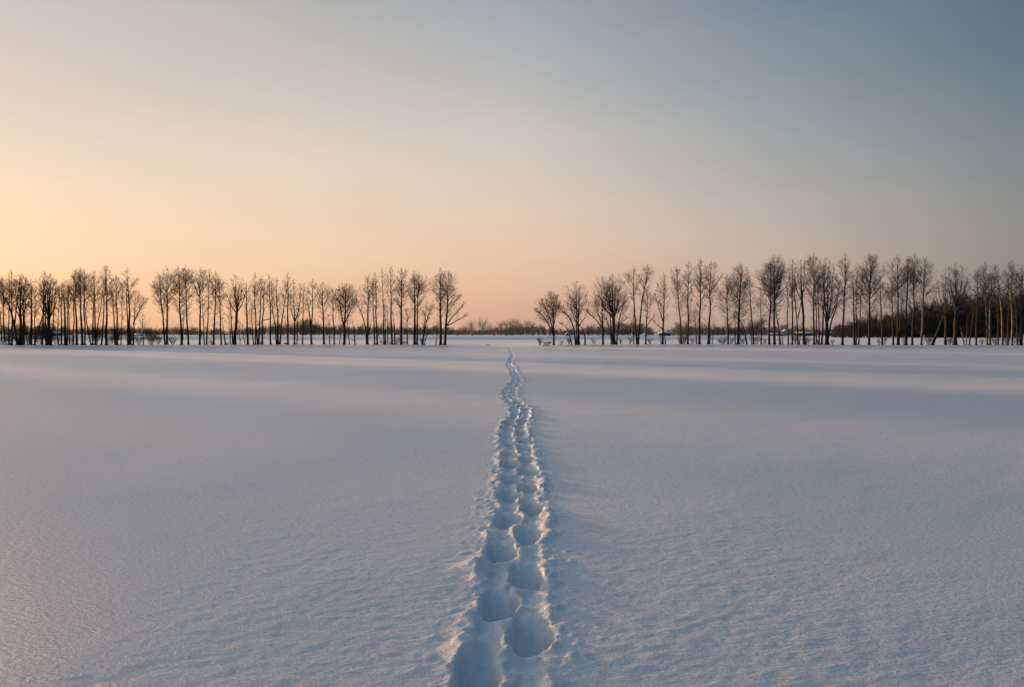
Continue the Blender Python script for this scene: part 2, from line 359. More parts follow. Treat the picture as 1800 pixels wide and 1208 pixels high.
def leader(rg, trunk, out, pts, r0, rtop, hw, t0, dens=1.0, steep=0.0, flare=False, twist=None):
    """a stem with its branches; pts polyline, branches from height fraction t0 up"""
    n_ = len(pts) - 1; L = math.dist(pts[0], pts[-1])
    rad = [r0 * (1 - (i / n_)) ** .85 + rtop for i in range(n_ + 1)]
    if flare:
        rad[0] *= 1.55
        p0, p1 = pts[0], pts[1]; m_ = tuple(p0[k] + (p1[k] - p0[k]) * .35 for k in range(3))
        P2 = [(p0[0], p0[1], p0[2] - .25), p0, m_] + list(pts[1:]); R2 = [rad[0] * 1.1, rad[0], r0 * 1.05] + rad[1:]
    else: P2, R2 = pts, rad
    trunk.append(stem_tube(P2, R2, 8))
    Lc = L * (1 - t0); cnt = max(5, int(Lc / .215 * min(dens, 1.1))); ga = rg.uniform(0, 6.28)
    zt = pts[-1][2]
    for c in range(cnt):
        u_ = (c + rg.uniform(0, 1)) / cnt; t = t0 + (1 - t0) * u_
        f = t * n_; i = min(n_ - 1, int(f)); g = f - i
        p = tuple(pts[i][k] + (pts[i + 1][k] - pts[i][k]) * g for k in range(3))
        dv = nrm(*(pts[i + 1][k] - pts[i][k] for k in range(3)))
        ga += 2.4 + rg.uniform(-.5, .5); an = (1.02 - .42 * u_ - steep) * rg.uniform(.8, 1.2)
        hx, hy = math.cos(ga), math.sin(ga)
        d = nrm(dv[0] * math.cos(an) + hx * math.sin(an), dv[1] * math.cos(an) + hy * math.sin(an), dv[2] * math.cos(an))
        prof = (.42 + .58 * u_ / .42) if u_ < .42 else (1.0 - .72 * ((u_ - .42) / .58) ** 1.5)
        l_ = hw * prof / .50 * rg.uniform(.65, 1.25)
        l_ = min(l_, max(.55, (zt + .35 - p[2]) / max(.35, d[2] + .2)))
        rr = rad[i] * (1 - g) + rad[i + 1] * g
        branch(out, rg, p, d, l_, min(rr * .55, .010 + .012 * l_), 0, .10, dens=dens)
    # short shoots low on the stem
    if flare:
        for c in range(int(L * 1.8)):
            t = rg.uniform(.06, t0 + .1); f = t * n_; i = min(n_ - 1, int(f)); g = f - i
            p = tuple(pts[i][k] + (pts[i + 1][k] - pts[i][k]) * g for k in range(3)); a_ = rg.uniform(0, 6.28)
            branch(out, rg, p, nrm(math.cos(a_), math.sin(a_), .7), rg.uniform(.4, 1.5), .010, 1, .05)
    # twiggy tip
    for c in range(3):
        d = nrm(rg.uniform(-.35, .35), rg.uniform(-.35, .35), 1)
        branch(out, rg, pts[-1], d, min(.8, L * .08), .012, 1, .05)
def px2w(x, y, D):
    return ((x - HX) / F * D, D, CAMZ + (HY - y) / F * D)
def finish(root, trunk, out, pale=False, parent_loc=(0, 0, 0), tmat=None):
    v, q = merge(trunk); v = v - np.array(parent_loc)
    np_mesh('trunk', v, q, tmat or (M_PALE if pale else M_BARK), smooth=True, parent=root)
    s = np.array(out); big = np.maximum(s[:, 3], s[:, 7]) > .022
    parts = []
    if big.any(): parts.append(tubes(s[big], 5))
    if (~big).any(): parts.append(tubes(s[~big], 3))
    v, q = merge(parts); v = v - np.array(parent_loc)
    np_mesh('crown', v, q, M_TWIG, parent=root)
    return len(q)
TOT = 0
GRP_L, GRP_R = 'bare trees of the row left of the gap', 'bare trees of the row right of the gap'
def tree(label, off, stems, pale=False, cat='tree', name='bare_tree'):
    """stems: ('P', x, xt, yt, hw, y0, r[, dens]) leader tree; ('L', waypoints, hw, t0, r) leaning stem by waypoints;
    ('V', x, xf, yf, xc, yt, hw, r[, k]) trunk that forks at yf into a round crown"""
    global TOT
    s0 = stems[0]; x0 = s0[1] if s0[0] != 'L' else s0[1][0][0]
    rg = random.Random(int(x0 * 31 + off * 7))
    D = float(row_line((x0 - HX) / F * 122)) + off
    X0 = (x0 - HX) / F * D; Z0 = gz(X0, D)
    root = empty(name, (X0, D, Z0)); trunk, out = [], []
    for s in stems:
        if s[0] == 'P':
            _, x, xt, yt, hw, y0, r = s[:7]; dens = s[7] if len(s) > 7 else 1.0
            Db = D + (0 if s is s0 else rg.uniform(-.5, .5))
            b_ = ((x - HX) / F * Db, Db, gz((x - HX) / F * Db, Db)); t_ = px2w(xt, yt, D); t_ = (t_[0], D + rg.uniform(-.6, .6), t_[2] - .55)
            pts = wander(rg, b_, t_, 14, .003 + .004 * rg.random()); zb = px2w(x, y0, D)[2]
            t0 = max(.05, (zb - b_[2]) / (t_[2] - b_[2]) * .66)
            leader(rg, trunk, out, pts, r * .87 / F * D, .012, hw / F * D, t0, dens, flare=True)
        elif s[0] == 'L':
            _, wp, hw, t0, r = s[:5]; dens = s[5] if len(s) > 5 else 1.0
            P = [px2w(x, y, D) for x, y in wp]; yo = rg.uniform(-1.2, 1.2)
            pts = []
            for i in range(len(P) - 1):
                for k in range(4):
                    t = k / 4; pts.append(tuple(P[i][j] + (P[i + 1][j] - P[i][j]) * t for j in range(3)))
            pts.append(P[-1]); n_ = len(pts)
            # round the corners, drift in depth
            A = np.array(pts)
            for _ in range(2): A[1:-1] = .25 * A[:-2] + .5 * A[1:-1] + .25 * A[2:]
            A[:, 1] += np.linspace(0, 1, n_) ** 1.2 * yo
            if wp[0][1] > 598: A[0, 2] = gz(A[0, 0], A[0, 1])
            leader(rg, trunk, out, [tuple(a_) for a_ in A], r * .9 / F * D, .012, hw / F * D, t0, dens, flare=wp[0][1] > 598)
        elif s[0] == 'V':
            _, x, xf, yf, xc, yt, hw, r = s[:8]; k = s[8] if len(s) > 8 else 6
            b_ = ((x - HX) / F * D, D, Z0); f_ = px2w(xf, yf, D)
            pts = wander(rg, b_, f_, 6, .012); rr = r / F * D
            rad = [rr * (1 - .25 * i / 6) for i in range(7)]; rad[0] *= 1.5
            trunk.append(stem_tube([(b_[0], b_[1], b_[2] - .25)] + pts, [rad[0]] + rad, 9))
            top = px2w(xc, yt, D); W = hw / F * D; Hc = top[2] - f_[2]; ga = rg.uniform(0, 6.28)
            for i in range(k):
                ga += 6.283 / k * rg.uniform(.8, 1.2) if i else 0
                low = i % 2 == 1
                rad_ = W * ((rg.uniform(.65, .85) if low else rg.uniform(.3, .6)) if i else .08)
                hz = Hc * ((rg.uniform(.42, .64) if low else rg.uniform(.72, .92)) if i else .96)
                e_ = (top[0] + math.cos(ga) * rad_, D + math.sin(ga) * rad_, f_[2] + hz)
                st_t = rg.uniform(.75, 1.0) if i else 1.0
                s_ = tuple(b_[j] + (f_[j] - b_[j]) * st_t for j in range(3))
                # limbs swing out first, then rise
                m_ = (s_[0] + (e_[0] - s_[0]) * .62, s_[1] + (e_[1] - s_[1]) * .62, s_[2] + (e_[2] - s_[2]) * .45)
                p1 = wander(rg, s_, m_, 5, .02); p2 = wander(rg, m_, e_, 6, .02)
                A = np.array(p1 + p2[1:]); A[1:-1] = .25 * A[:-2] + .5 * A[1:-1] + .25 * A[2:]
                leader(rg, trunk, out, [tuple(a_) for a_ in A], rr * rg.uniform(.25, .38), .012, W * rg.uniform(.5, .72), .10, .52, steep=.02)
    TOT += finish(root, trunk, out, pale, (X0, D, Z0))
    tag(root, label, cat, GRP_L if x0 < 850 else GRP_R)
    return root
def shrub(label, x, ytop, off, w, n_=14, lean=0, group='leafless shrubs under the tree rows', r=.014):
    """many-stemmed bush, one mesh"""
    rg = random.Random(int(x * 13 + ytop)); D = float(row_line((x - HX) / F * 122)) + off
    X0 = (x - HX) / F * D; Z0 = gz(X0, D); Hs = px2w(x, ytop, D)[2] - Z0; W = w / F * D; out = []
    for i in range(int(n_ * 1.5)):
        a_ = rg.uniform(0, 6.28); k = rg.uniform(0, 1) ** .6
        e_ = nrm(math.cos(a_) * k * W + lean, math.sin(a_) * k * W, Hs * rg.uniform(.6, 1.0))
        L = Hs * rg.uniform(.65, 1.05)
        branch(out, rg, (X0 + math.cos(a_) * W * .25 * rg.random(), D + math.sin(a_) * W * .25 * rg.random(), Z0 - .05), e_, L, r, 0, .03, dens=.8)
    v, q = tubes(out, 3); v -= np.array([X0, D, Z0])
    o = np_mesh('shrub', v, q, M_TWIG); o.location = (X0, D, Z0)
    tag(o, label, 'shrub', group); return o

# ------------------------------------------------------------------ left row, from its left end to the gap
P, V_, L_ = 'P', 'V', 'L'
T = tree
T('thin trunk at the very left edge of the photo', 8, [(P, 3, 2, 492, 14, 545, 1.2)])
T('slim grey tree just inside the left edge with forked twiggy top', 6, [(P, 8, 5, 486, 14, 540, 1.4), (P, 15, 17, 482, 10, 540, 1.2)])
T('tall thin-topped spire tree near the left edge, highest twig of the first clump', 4, [(P, 21, 18, 476, 9, 520, 1.6)])
T('thick trunk near the left edge bending left into a wide crown', -1, [(L_, [(31, 609), (26, 570), (20, 538), (10, 520), (-4, 495)], 17, .5, 2.3), (L_, [(26, 570), (30, 530), (33, 495)], 14, .2, 1.4)])
T('broad tree with dense round-topped crown, first big dome from the left edge', 0, [(V_, 35, 36, 545, 38, 483, 24, 2.6, 7), (P, 39, 44, 486, 12, 540, 1.7)])
T('straight slim trunk just right of the first dome-crowned tree', 2, [(P, 42.5, 45, 490, 10, 530, 1.5)])
T('thin curved sapling left of the thick furry-looking trunk', 1, [(P, 48, 43, 535, 8, 575, .9, .7)])
T('thick straight trunk with low twiggy crown, second dome from the left edge', 2, [(P, 54, 55, 497, 15, 535, 2.7)])
T('forked trunk leaning right at its foot, left of the dense dark tree', 0, [(L_, [(60, 610), (66, 580), (74, 550), (78, 500)], 13, .4, 1.6), (P, 61, 62, 520, 9, 560, 1.4)])
T('slim trunk touching the dense dark tree on its left side, long bare spire on top', 3, [(P, 74, 75, 478, 12, 510, 1.8)])
T('dense dark many-stemmed tree with the bushiest crown of the left row', 0, [(V_, 87, 86, 560, 84, 487, 21, 3.0, 7), (P, 81, 78, 490, 12, 520, 1.6), (P, 84, 92, 484, 11, 520, 1.6), (P, 90, 96, 492, 10, 530, 1.4)])
T('thin crooked trunk whose foot bends right, right of the dense dark tree', 0, [(L_, [(104, 611), (99, 590), (98, 560), (97, 512)], 8, .45, 1.3)])
T('slim trunk with narrow upright branches before the thick bare-stemmed pair', 3, [(P, 108, 107, 497, 11, 530, 1.6)])
T('thick double trunk with flat-topped crown, left of the tall clump', 0, [(P, 115, 112, 498, 14, 520, 2.6), (P, 118, 119, 505, 10, 535, 1.4)])
T('slender trunk standing between two thick ones, left clump', 5, [(P, 122, 121, 500, 9, 545, 1.2)])
T('tall tree with trunk pair rising to a feathery crown, left half of the tall clump', 2, [(P, 129, 128, 487, 11, 520, 1.5), (P, 135, 132, 478, 15, 520, 2.2)])
T('thick central trunk of the tall clump left of the twin-spired tree', 0, [(P, 144.5, 140, 471, 17, 510, 2.3), (P, 149, 152, 476, 12, 520, 1.6)])
T('slanting thin trunk whose foot runs out to the right, below the tall clump', -1, [(L_, [(160.5, 611), (153, 575), (148, 545), (146, 505)], 9, .45, 1.3)])
T('slim straight trunk left of the crooked forked one, crown open and tall', 2, [(P, 163, 163.5, 476, 11, 520, 1.5)])
T('forked tree with a right limb arching away from a dark low stem', 2, [(P, 168, 167, 486, 12, 530, 1.8), (L_, [(170, 590), (174, 565), (180, 545), (185, 515)], 9, .4, 1.2)])
T('slanting trunk leaning right into the tall twin-spired tree', 0, [(L_, [(178, 611), (181, 580), (184, 540), (184, 500)], 8, .5, 1.7)])
T('tallest tree left of the first sky dip, thick trunk and twin-spired top', 0, [(P, 187, 185, 470, 13, 505, 2.4), (L_, [(185, 520), (189, 495), (192, 472)], 8, .2, .9)])
T('pair of trunks grown from one foot, crown thin and see-through', 0, [(P, 202.5, 200, 497, 11, 530, 1.5), (P, 206, 208, 486, 14, 525, 2.0)])
T('thin pole-like young tree beside the paired trunks', 1, [(P, 212.5, 214, 505, 8, 545, 1.0)])
T('twin trunk with the last high spire before the sky dip', 0, [(P, 225, 225, 490, 9, 530, 1.7), (P, 229, 227, 474, 12, 505, 2.3)])
T('tree with long branches sweeping right into the sky dip', 0, [(P, 234, 238, 509, 13, 540, 1.5), (L_, [(234, 570), (243, 553), (252, 537), (262, 528)], 9, .2, 1.1)])
T('small young tree standing alone in the sky dip', 2, [(P, 252, 252.5, 551, 11, 580, 1.1, .9)])
T('tree leaning left with long fanned branches, right after the sky dip', 2, [(L_, [(290, 609), (286, 565), (284, 548), (277, 525), (266, 500)], 13, .35, 1.6), (L_, [(285, 550), (284, 520), (283, 488)], 12, .2, 1.1)])
T('tall straight tree rising behind the left-leaning one, plume-shaped top', 1, [(P, 293.5, 292, 470, 16, 520, 2.3)])
T('tall forked tree with a second stem splitting near its foot', 0, [(P, 319.5, 315, 469, 17, 530, 2.4), (L_, [(321, 598), (324, 572), (328, 550)], 11, .5, 1.3)])
T('tall tree with spreading sideways branches, right of the one split near its foot', 0, [(P, 331, 328, 469, 16, 535, 1.9)])
T('thick trunk bearing a wide fan of limbs at half height', 0, [(P, 351, 350, 471, 13, 515, 2.2), (L_, [(350.5, 522), (345, 508), (341, 488)], 8, .2, 1.0), (L_, [(350.5, 520), (358, 502), (364, 480)], 8, .2, 1.0)])
T('slim tree pressed against the right side of the fan-limbed tree', 1, [(P, 359, 355, 517, 8, 545, 1.3)])
T('slim tree leaning gently right in its upper half', 1, [(P, 363, 369, 475, 10, 520, 1.5)])
T('straight tree with bushy upper crown, left of the split-legged one', 0, [(P, 375.5, 380, 478, 14, 530, 2.0)])
T('split-legged tree, two trunks meeting above the ground like a narrow tent', 0, [(P, 389, 387, 487, 14, 535, 1.6), (L_, [(396.5, 609), (393, 585), (389, 562)], 7, .95, 1.5)])
T('thin stick of a tree left of the great fan-crowned tree', 3, [(P, 405, 404, 548, 7, 575, .8, .7)])
T('great fan-crowned tree, trunk forking at mid height under a rounded crown', 0, [(V_, 412, 416.5, 547, 416, 486, 21, 2.8, 8), (P, 409, 406, 515, 9, 545, 1.5)])
T('thin leaning sapling right of the great fan-crowned tree', 1, [(P, 422, 418, 560, 7, 580, .8, .7)])
T('slanted thin sapling, second one after the fan-crowned tree', 1, [(P, 431, 424, 565, 7, 585, .8, .7)])
T('upright tree with thick trunk and narrow bare top, right of two slanted saplings', 0, [(P, 435.7, 433, 497, 10, 535, 2.3)])
T('thin slanting tree left of the tight bundle of trunks', 1, [(P, 445.5, 441, 530, 8, 560, 1.2)])
T('tight bundle of three trunks rising to a tall open top', 0, [(P, 449, 448, 481, 10, 520, 1.5), (P, 452.5, 446, 500, 8, 530, 1.2), (P, 454.5, 462, 488, 11, 520, 1.8)])
T('straight trunk with a short broken side branch at half height', 0, [(P, 460.5, 463, 492, 9, 530, 1.8), (L_, [(463, 563), (468, 562), (472, 561)], 3, .3, .9)])
T('very straight slender tree with tall bare spire', 0, [(P, 475.5, 474.5, 484, 9, 525, 1.7)])
T('many-limbed tree opening like a fan from one foot', 0, [(P, 489, 487, 490, 11, 540, 2.0), (L_, [(486, 608), (484, 572), (479, 545), (478, 500)], 9, .45, 1.4), (L_, [(492, 608), (494, 570), (497, 540), (502, 500)], 9, .45, 1.6)])
T('tallest straight tree in the middle of the left row, narrow plume top', 0, [(P, 506, 505, 480, 11, 515, 2.0)])
T('tree with steep limbs fanning from just above the ground haze, right of the plume-topped one', 0, [(P, 517.7, 518, 495, 9, 545, 1.7), (L_, [(518, 565), (511, 548), (508, 520)], 6, .3, .9), (L_, [(519, 565), (527, 540), (528, 503)], 8, .3, 1.1)])
T('thin short-crowned tree close right of the steep-limbed one', 2, [(P, 522, 526, 530, 7, 560, 1.2)])
T('thin straight tree with small airy crown, before the two-pronged tree', 0, [(P, 531.7, 534, 499, 9, 530, 1.3)])
T('two-pronged tree, stems crossing then parting into a Y', 0, [(L_, [(547.5, 608), (546, 570), (544, 548), (541, 530)], 9, .5, 2.0), (L_, [(546.5, 575), (550, 548), (549, 520), (548.5, 497)], 11, .35, 1.3)])
T('open rounded tree on a single trunk with broken branch hanging at its left', 0, [(P, 569.5, 568, 497, 15, 545, 2.2), (L_, [(569, 590), (562, 575), (555, 565)], 5, .4, .9)])
T('thin low tree between the rounded one and the pole-like one', 1, [(P, 579.5, 577, 550, 8, 575, 1.1, .8)])
T('pole-like tree with sparse crown left of the broad dark-crowned one', 0, [(P, 587.5, 585, 507, 10, 535, 1.4)])
T('thin sapling at the left foot of the broad dark-crowned tree', 1, [(P, 597, 600, 560, 7, 585, 1.0, .8)])
T('broad dark-crowned tree on a thick trunk, widest crown in the middle of the left row', 0, [(P, 605, 607, 499, 19, 560, 2.7, 1.1), (L_, [(604.5, 575), (598, 545), (592, 512)], 11, .3, 1.3), (L_, [(606, 568), (616, 548), (627, 530)], 8, .4, 1.0)])
T('thin leaning sapling at the right foot of the broad dark-crowned tree', 1, [(P, 614, 610, 553, 6, 580, .9, .7)])
T('dead broken-topped snag with a single hooked branch', 0, [(P, 624, 620, 558, 3, 585, 1.3, .35), (L_, [(624, 592), (628, 588), (631, 582)], 3, .4, .7)], name='dead_tree', cat='dead tree')
T('tree with a low limb thrown far to the left and slender oval crown', 0, [(P, 646, 647, 484, 13, 530, 2.2), (L_, [(644.5, 600), (642, 568), (634, 545), (628, 523)], 9, .45, 1.3)])
T('slim tree, left one of the close pair with feathery tops', 0, [(P, 658.5, 656, 492, 10, 530, 1.5)])
T('slim tree, right and taller one of the close pair with feathery tops', 0, [(P, 663, 661, 481, 9, 520, 1.8)])
T('very narrow tall tree with a wispy tip', 0, [(P, 675.5, 673, 476, 8, 520, 1.7, .85), (P, 678, 676, 525, 5, 550, .9, .7)])
T('faint thin tree fading behind the wispy-tipped one', 14, [(P, 681.5, 681, 535, 6, 560, .9, .7)])
T('tall tree crossed by a leaning stem, highest near the right end of left row', 0, [(P, 689, 686.5, 470, 12, 515, 2.0), (L_, [(694, 608), (693, 575), (689, 552)], 7, .9, 1.6)])
T('stout tree with egg-shaped crown and a thick stub of limb on its left', 0, [(P, 705.5, 705, 472, 15, 530, 2.6), (L_, [(704, 540), (698, 533), (695, 527)], 4, .3, 1.3)])
T('thin low tree between two stout ones, crown below their branches', 1, [(P, 716, 715, 540, 11, 565, 1.4)])
T('tree of two touching trunks under one full oval crown', 0, [(P, 729, 728, 477, 13, 525, 2.6), (P, 733, 735, 480, 18, 530, 1.8)])
T('small bushy tree leaning right from a cluster of stems at its foot', -1, [(L_, [(743, 607), (746, 580), (752, 555), (758, 540)], 10, .3, 1.4), (L_, [(742, 606), (746, 570), (750, 535)], 8, .4, 1.0), (L_, [(746, 606), (750, 588), (766, 575), (775, 570)], 6, .4, .8)])
T('thin slanting sapling left of the last two big trees', -1, [(P, 766, 769, 570, 5, 595, .9, .6)])
T('tall thick-trunked tree with full crown, left one of the last pair before the gap', -1, [(P, 774.5, 774, 473, 15, 540, 2.7, 1.05)])
T('last tree before the gap, long branches reaching right over the open snow', -1, [(P, 782, 789, 479, 17, 535, 2.7, 1.0), (L_, [(782.5, 577), (794, 558), (806, 545), (815, 535)], 9, .3, 1.2), (L_, [(783, 574), (798, 567), (810, 560), (818, 556)], 7, .3, 1.0), (L_, [(783, 555), (796, 535), (808, 522)], 8, .3, .9)])

# ------------------------------------------------------------------ right row, from the gap to the right edge
T('first tree right of the gap, small with a rounded fine-twigged crown left of its trunk', -1, [(P, 973.5, 973, 513, 12, 570, 2.0), (L_, [(972.5, 590), (965, 570), (953, 553), (943, 546)], 17, .2, 1.2), (L_, [(972.5, 585), (966, 555), (955, 530)], 17, .2, 1.1), (L_, [(972.5, 580), (971, 545), (967, 516)], 12, .2, 1.0), (L_, [(974, 570), (978, 545), (979, 522)], 7, .3, .8)])
T('thin arching stem beside the second big tree of the right row', -1, [(L_, [(1005, 605), (1001, 588), (995, 575), (986, 570)], 7, .5, 1.2)])
T('second big tree right of the gap, several trunks under a left-slanting fan crown', -1, [(V_, 1017, 1016.5, 570, 1014, 497, 27, 2.4, 6), (L_, [(1012, 605), (1009, 578), (1002, 558), (990, 547), (983, 540)], 12, .35, 1.7), (P, 1014, 1012, 510, 12, 560, 1.3)])
T('short forked stump-like tree between two wide-crowned ones', -1, [(L_, [(1028.5, 605), (1028, 590), (1024, 580), (1020, 572)], 4, .4, 1.5)])
T('tree with two low boughs swept left, in front of the widest crown', -1, [(P, 1060, 1057, 520, 14, 560, 2.2), (L_, [(1059.5, 580), (1050, 565), (1040, 555), (1031, 547)], 9, .3, 1.3), (L_, [(1059, 575), (1053, 555), (1047, 535)], 9, .3, 1.0)])
T('widest-crowned tree of the right row, thick trunks forking low under a big dark dome', -1, [(V_, 1079, 1078, 553, 1073, 485, 34, 3.3, 9), (L_, [(1077, 604), (1072, 585), (1068, 565), (1060, 555)], 9, .6, 1.6), (P, 1074.5, 1072, 500, 14, 550, 1.5)])
T('slim tree with right-arching stem, at the right side of the widest crown', -1, [(L_, [(1084, 605), (1086, 575), (1092, 548), (1099, 520)], 12, .3, 1.3), (L_, [(1086, 578), (1094, 566), (1102, 560)], 7, .3, .8)])
T('thin bare pole standing left of the tall Y-shaped tree', 0, [(P, 1114, 1113, 540, 8, 570, 1.1, .8)])
T('tall Y-shaped tree, two trunks from one foot with separate tufted crowns', -1, [(L_, [(1120, 605), (1117, 575), (1115, 540), (1114, 510), (1114, 477)], 14, .55, 2.0), (L_, [(1121.5, 605), (1125, 565), (1128, 530), (1134, 500), (1138, 473)], 14, .52, 1.9)])
T('smaller tree with side boughs right of the Y-shaped one', 0, [(P, 1135, 1138, 512, 13, 545, 1.6), (L_, [(1136, 575), (1144, 563), (1150, 556)], 8, .3, .8)])
T('single slender tree with narrow spindle crown standing in the open stretch', 0, [(P, 1165, 1167, 482, 12, 545, 2.0), (L_, [(1164, 578), (1157, 572), (1149, 565)], 8, .2, .8), (L_, [(1165, 565), (1158, 540), (1153, 520)], 7, .3, .8)])
T('thin short pole right beside the spindle-crowned tree', 0, [(P, 1170, 1167, 565, 4, 590, 1.1, .5)])
T('thin short pole left of the spindle-crowned tree', 0, [(P, 1162, 1161, 578, 4, 595, .8, .5)])
T('leftmost of the four tall slender trees, trunk tilting left', 0, [(P, 1198, 1188, 470, 15, 535, 1.8)])
T('second of the four tall slender trees, straight with feathered lower branches', 0, [(P, 1209, 1208.5, 461, 12, 540, 1.9)])
T('tallest and darkest of the four slender trees, with thick straight trunk', 0, [(P, 1229.5, 1230, 456, 14, 530, 2.4)])
T('low thin tree under the darkest slender tree', 3, [(P, 1224.5, 1222, 543, 14, 575, 1.2)])
T('rightmost of the four slender trees, branches held up like a broom', 0, [(P, 1245, 1250, 460, 15, 520, 2.2), (L_, [(1248, 515), (1257, 500), (1267, 485)], 6, .2, .9)])
T('two thin stems right of the broom-shaped tree', 0, [(P, 1248, 1248, 568, 5, 590, .9, .6), (P, 1252, 1252, 575, 5, 595, .8, .6)], name='sapling', cat='sapling')
T('tree with low wide branches left of the dense spindle, trunk tilted left', 0, [(P, 1280, 1276, 485, 15, 560, 1.7)])
T('dense dark spindle-shaped tree with thick trunk clothed in twigs', -1, [(P, 1297.5, 1301, 465, 19, 560, 2.8, 1.35), (P, 1292.5, 1293, 545, 7, 575, 1.2)])
T('low stems leaning right from the foot of the dense spindle tree', 0, [(L_, [(1313, 606), (1309, 578), (1302, 560), (1300, 552)], 6, .4, 1.5), (P, 1303, 1299, 580, 3, 600, .9, .5)])
T('tree with thin crooked top and bushy low twigs between two tall groups', 0, [(P, 1324.5, 1319, 490, 11, 545, 1.8), (P, 1321, 1320, 560, 8, 585, 1.0)])
T('thin straight tree left of the tallest twin pair', 0, [(P, 1338, 1336.5, 505, 10, 545, 1.4)])
T('left one of the tallest twin pair, wide left-hand branches', -1, [(P, 1352, 1352, 462, 20, 545, 2.3, 1.05)])
T('right one of the tallest twin pair, thick trunk under the peak of the crowns', -1, [(P, 1361.5, 1359, 450, 19, 530, 2.5, 1.05), (L_, [(1361, 530), (1372, 500), (1381, 468)], 8, .3, 1.1)])
T('slanted trunk meeting the twin pair from the right', 0, [(L_, [(1372, 607), (1369, 580), (1365, 560), (1362, 530)], 7, .6, 1.5)])
T('dead knob-topped snag right of the twin pair', 1, [(P, 1370, 1370, 550, 3, 580, .9, .4), (P, 1376, 1375, 575, 4, 590, 1.0, .6)], name='dead_tree', cat='dead tree')
T('straight slim tree with a small high crown, first after the snag', -1, [(P, 1386, 1382, 493, 10, 530, 1.4)])
T('very straight tree with tall forked crown, second after the snag', 0, [(P, 1392.6, 1395, 456, 12, 525, 1.7), (L_, [(1393, 515), (1386, 495), (1382, 475)], 7, .2, .8)])
T('tree dividing halfway into two diverging slim stems', 0, [(L_, [(1403, 606), (1402, 565), (1400, 530), (1399, 500)], 9, .5, 1.6), (L_, [(1402.5, 560), (1406, 535), (1408, 515)], 6, .4, 1.0)])
T('wine-glass shaped tree, thick trunk opening high into a broad V crown', 0, [(V_, 1414, 1408.5, 510, 1407, 459, 19, 2.3, 6)])
T('thin slanting pole left of the wine-glass shaped tree', 0, [(P, 1405.5, 1410, 565, 5, 590, 1.0, .6), (P, 1415.5, 1415, 570, 4, 590, .9, .6)])
T('tallest tree of the crowded group, leftmost of its four parallel trunks', 0, [(P, 1431, 1430, 448, 18, 525, 2.0, 1.05)])
T('slim second of the four parallel trunks', 2, [(P, 1435, 1434, 490, 9, 530, 1.3)])
T('slim third of the four parallel trunks, foot curving in from the left', 1, [(P, 1440, 1440, 495, 9, 530, 1.5), (L_, [(1439, 606), (1435, 590), (1434, 575)], 3, .8, 1.2)])
T('thick rightmost of the four parallel trunks, dark narrow crown', 0, [(P, 1444.7, 1449, 460, 13, 520, 2.1, 1.2)])
T('stout short-trunked tree dividing into many rising limbs, two-lobed crown', -1, [(V_, 1454, 1453, 562, 1458, 461, 23, 3.2, 8), (L_, [(1456, 595), (1460, 565), (1468, 540), (1472, 500)], 12, .35, 1.8)])
T('straight tall tree with loose even crown, right of the two-lobed one', -1, [(P, 1481, 1484, 449, 14, 530, 2.4, 1.05)])
T('thick low-crowned tree made of two fused trunks, crown dark and narrow', -1, [(P, 1502, 1500, 482, 10, 530, 2.3, 1.15), (P, 1505, 1508, 468, 9, 520, 1.4)])
T('thin wavy tree right of the fused trunks', 0, [(P, 1509.5, 1513, 472, 9, 520, 1.4)])
T('large symmetrical tree with fish-bone branches, standing free between two groups', -1, [(P, 1527.5, 1528, 447, 20, 535, 2.4, 1.1)])
T('small tree on a thick dark foot right of the fish-bone branched one', -1, [(P, 1551, 1549, 487, 11, 535, 1.9)])
T('slim tree with left-reaching branches, start of the dense right group', -1, [(P, 1570.5, 1567, 490, 15, 540, 1.9)])
T('tree with trunk forking low into an upright and a slanting stem', -1, [(P, 1578.5, 1576, 451, 16, 520, 2.2), (L_, [(1580, 600), (1584, 560), (1588, 530), (1589, 500)], 9, .4, 1.5)])
T('thick straight trunk with the darkest crown of the dense right group', -2, [(P, 1593, 1595, 452, 13, 515, 2.4, 1.15)])
T('straight trunk with broad snow-lit foot and rounded high crown', -1, [(P, 1603.5, 1607, 449, 15, 520, 2.0, 1.05)])
T('pale-barked birch-like tree, last of the dense group before the forest dip', -1, [(P, 1619.5, 1624, 453, 17, 525, 2.1, 1.0)], pale=True)
T('strongly leaning thick trunk slanting up to the right against the dark wood', -2, [(L_, [(1639, 606), (1651, 580), (1663, 555), (1672, 540)], 8, .75, 2.8)])
T('spreading rounded tree on a thin trunk behind the leaning one', 1, [(V_, 1662, 1662, 545, 1659, 489, 23, 2.0, 6)])
T('gnarled dark tree with the widest rugged crown near the right edge', -2, [(V_, 1678.5, 1681, 535, 1680, 465, 28, 3.2, 9), (L_, [(1679, 566), (1684, 555), (1690, 549), (1697, 548)], 4, .6, 1.1)])
T('slim pale stick of a trunk right of the gnarled tree', 0, [(P, 1695, 1692, 570, 4, 590, 1.2, .5), (P, 1699, 1701, 560, 5, 585, 1.0, .6)], pale=True)
T('thin trunk tilted right under the outer boughs of the gnarled tree', 0, [(P, 1704, 1708, 540, 8, 565, 1.4)])
T('straight dark pole-like tree between the gnarled tree and the pale pair', 0, [(P, 1715.8, 1716, 475, 11, 510, 1.8)])
T('pair of close pale trunks carrying one tall fan crown', -1, [(P, 1735.5, 1732, 463, 17, 525, 1.8), (P, 1740, 1743, 480, 14, 525, 2.2)], pale=True)
T('thin grey tree right of the pale pair', 1, [(P, 1755, 1753, 500, 9, 545, 1.1)])
T('tree with stem curving left to a feathered top, near the right edge', -1, [(L_, [(1762, 605), (1763, 560), (1761, 520), (1755, 472)], 14, .45, 2.0)], pale=True)
T('dark slender tree just left of the white-streaked one', 0, [(P, 1772, 1770, 480, 11, 525, 1.4)])
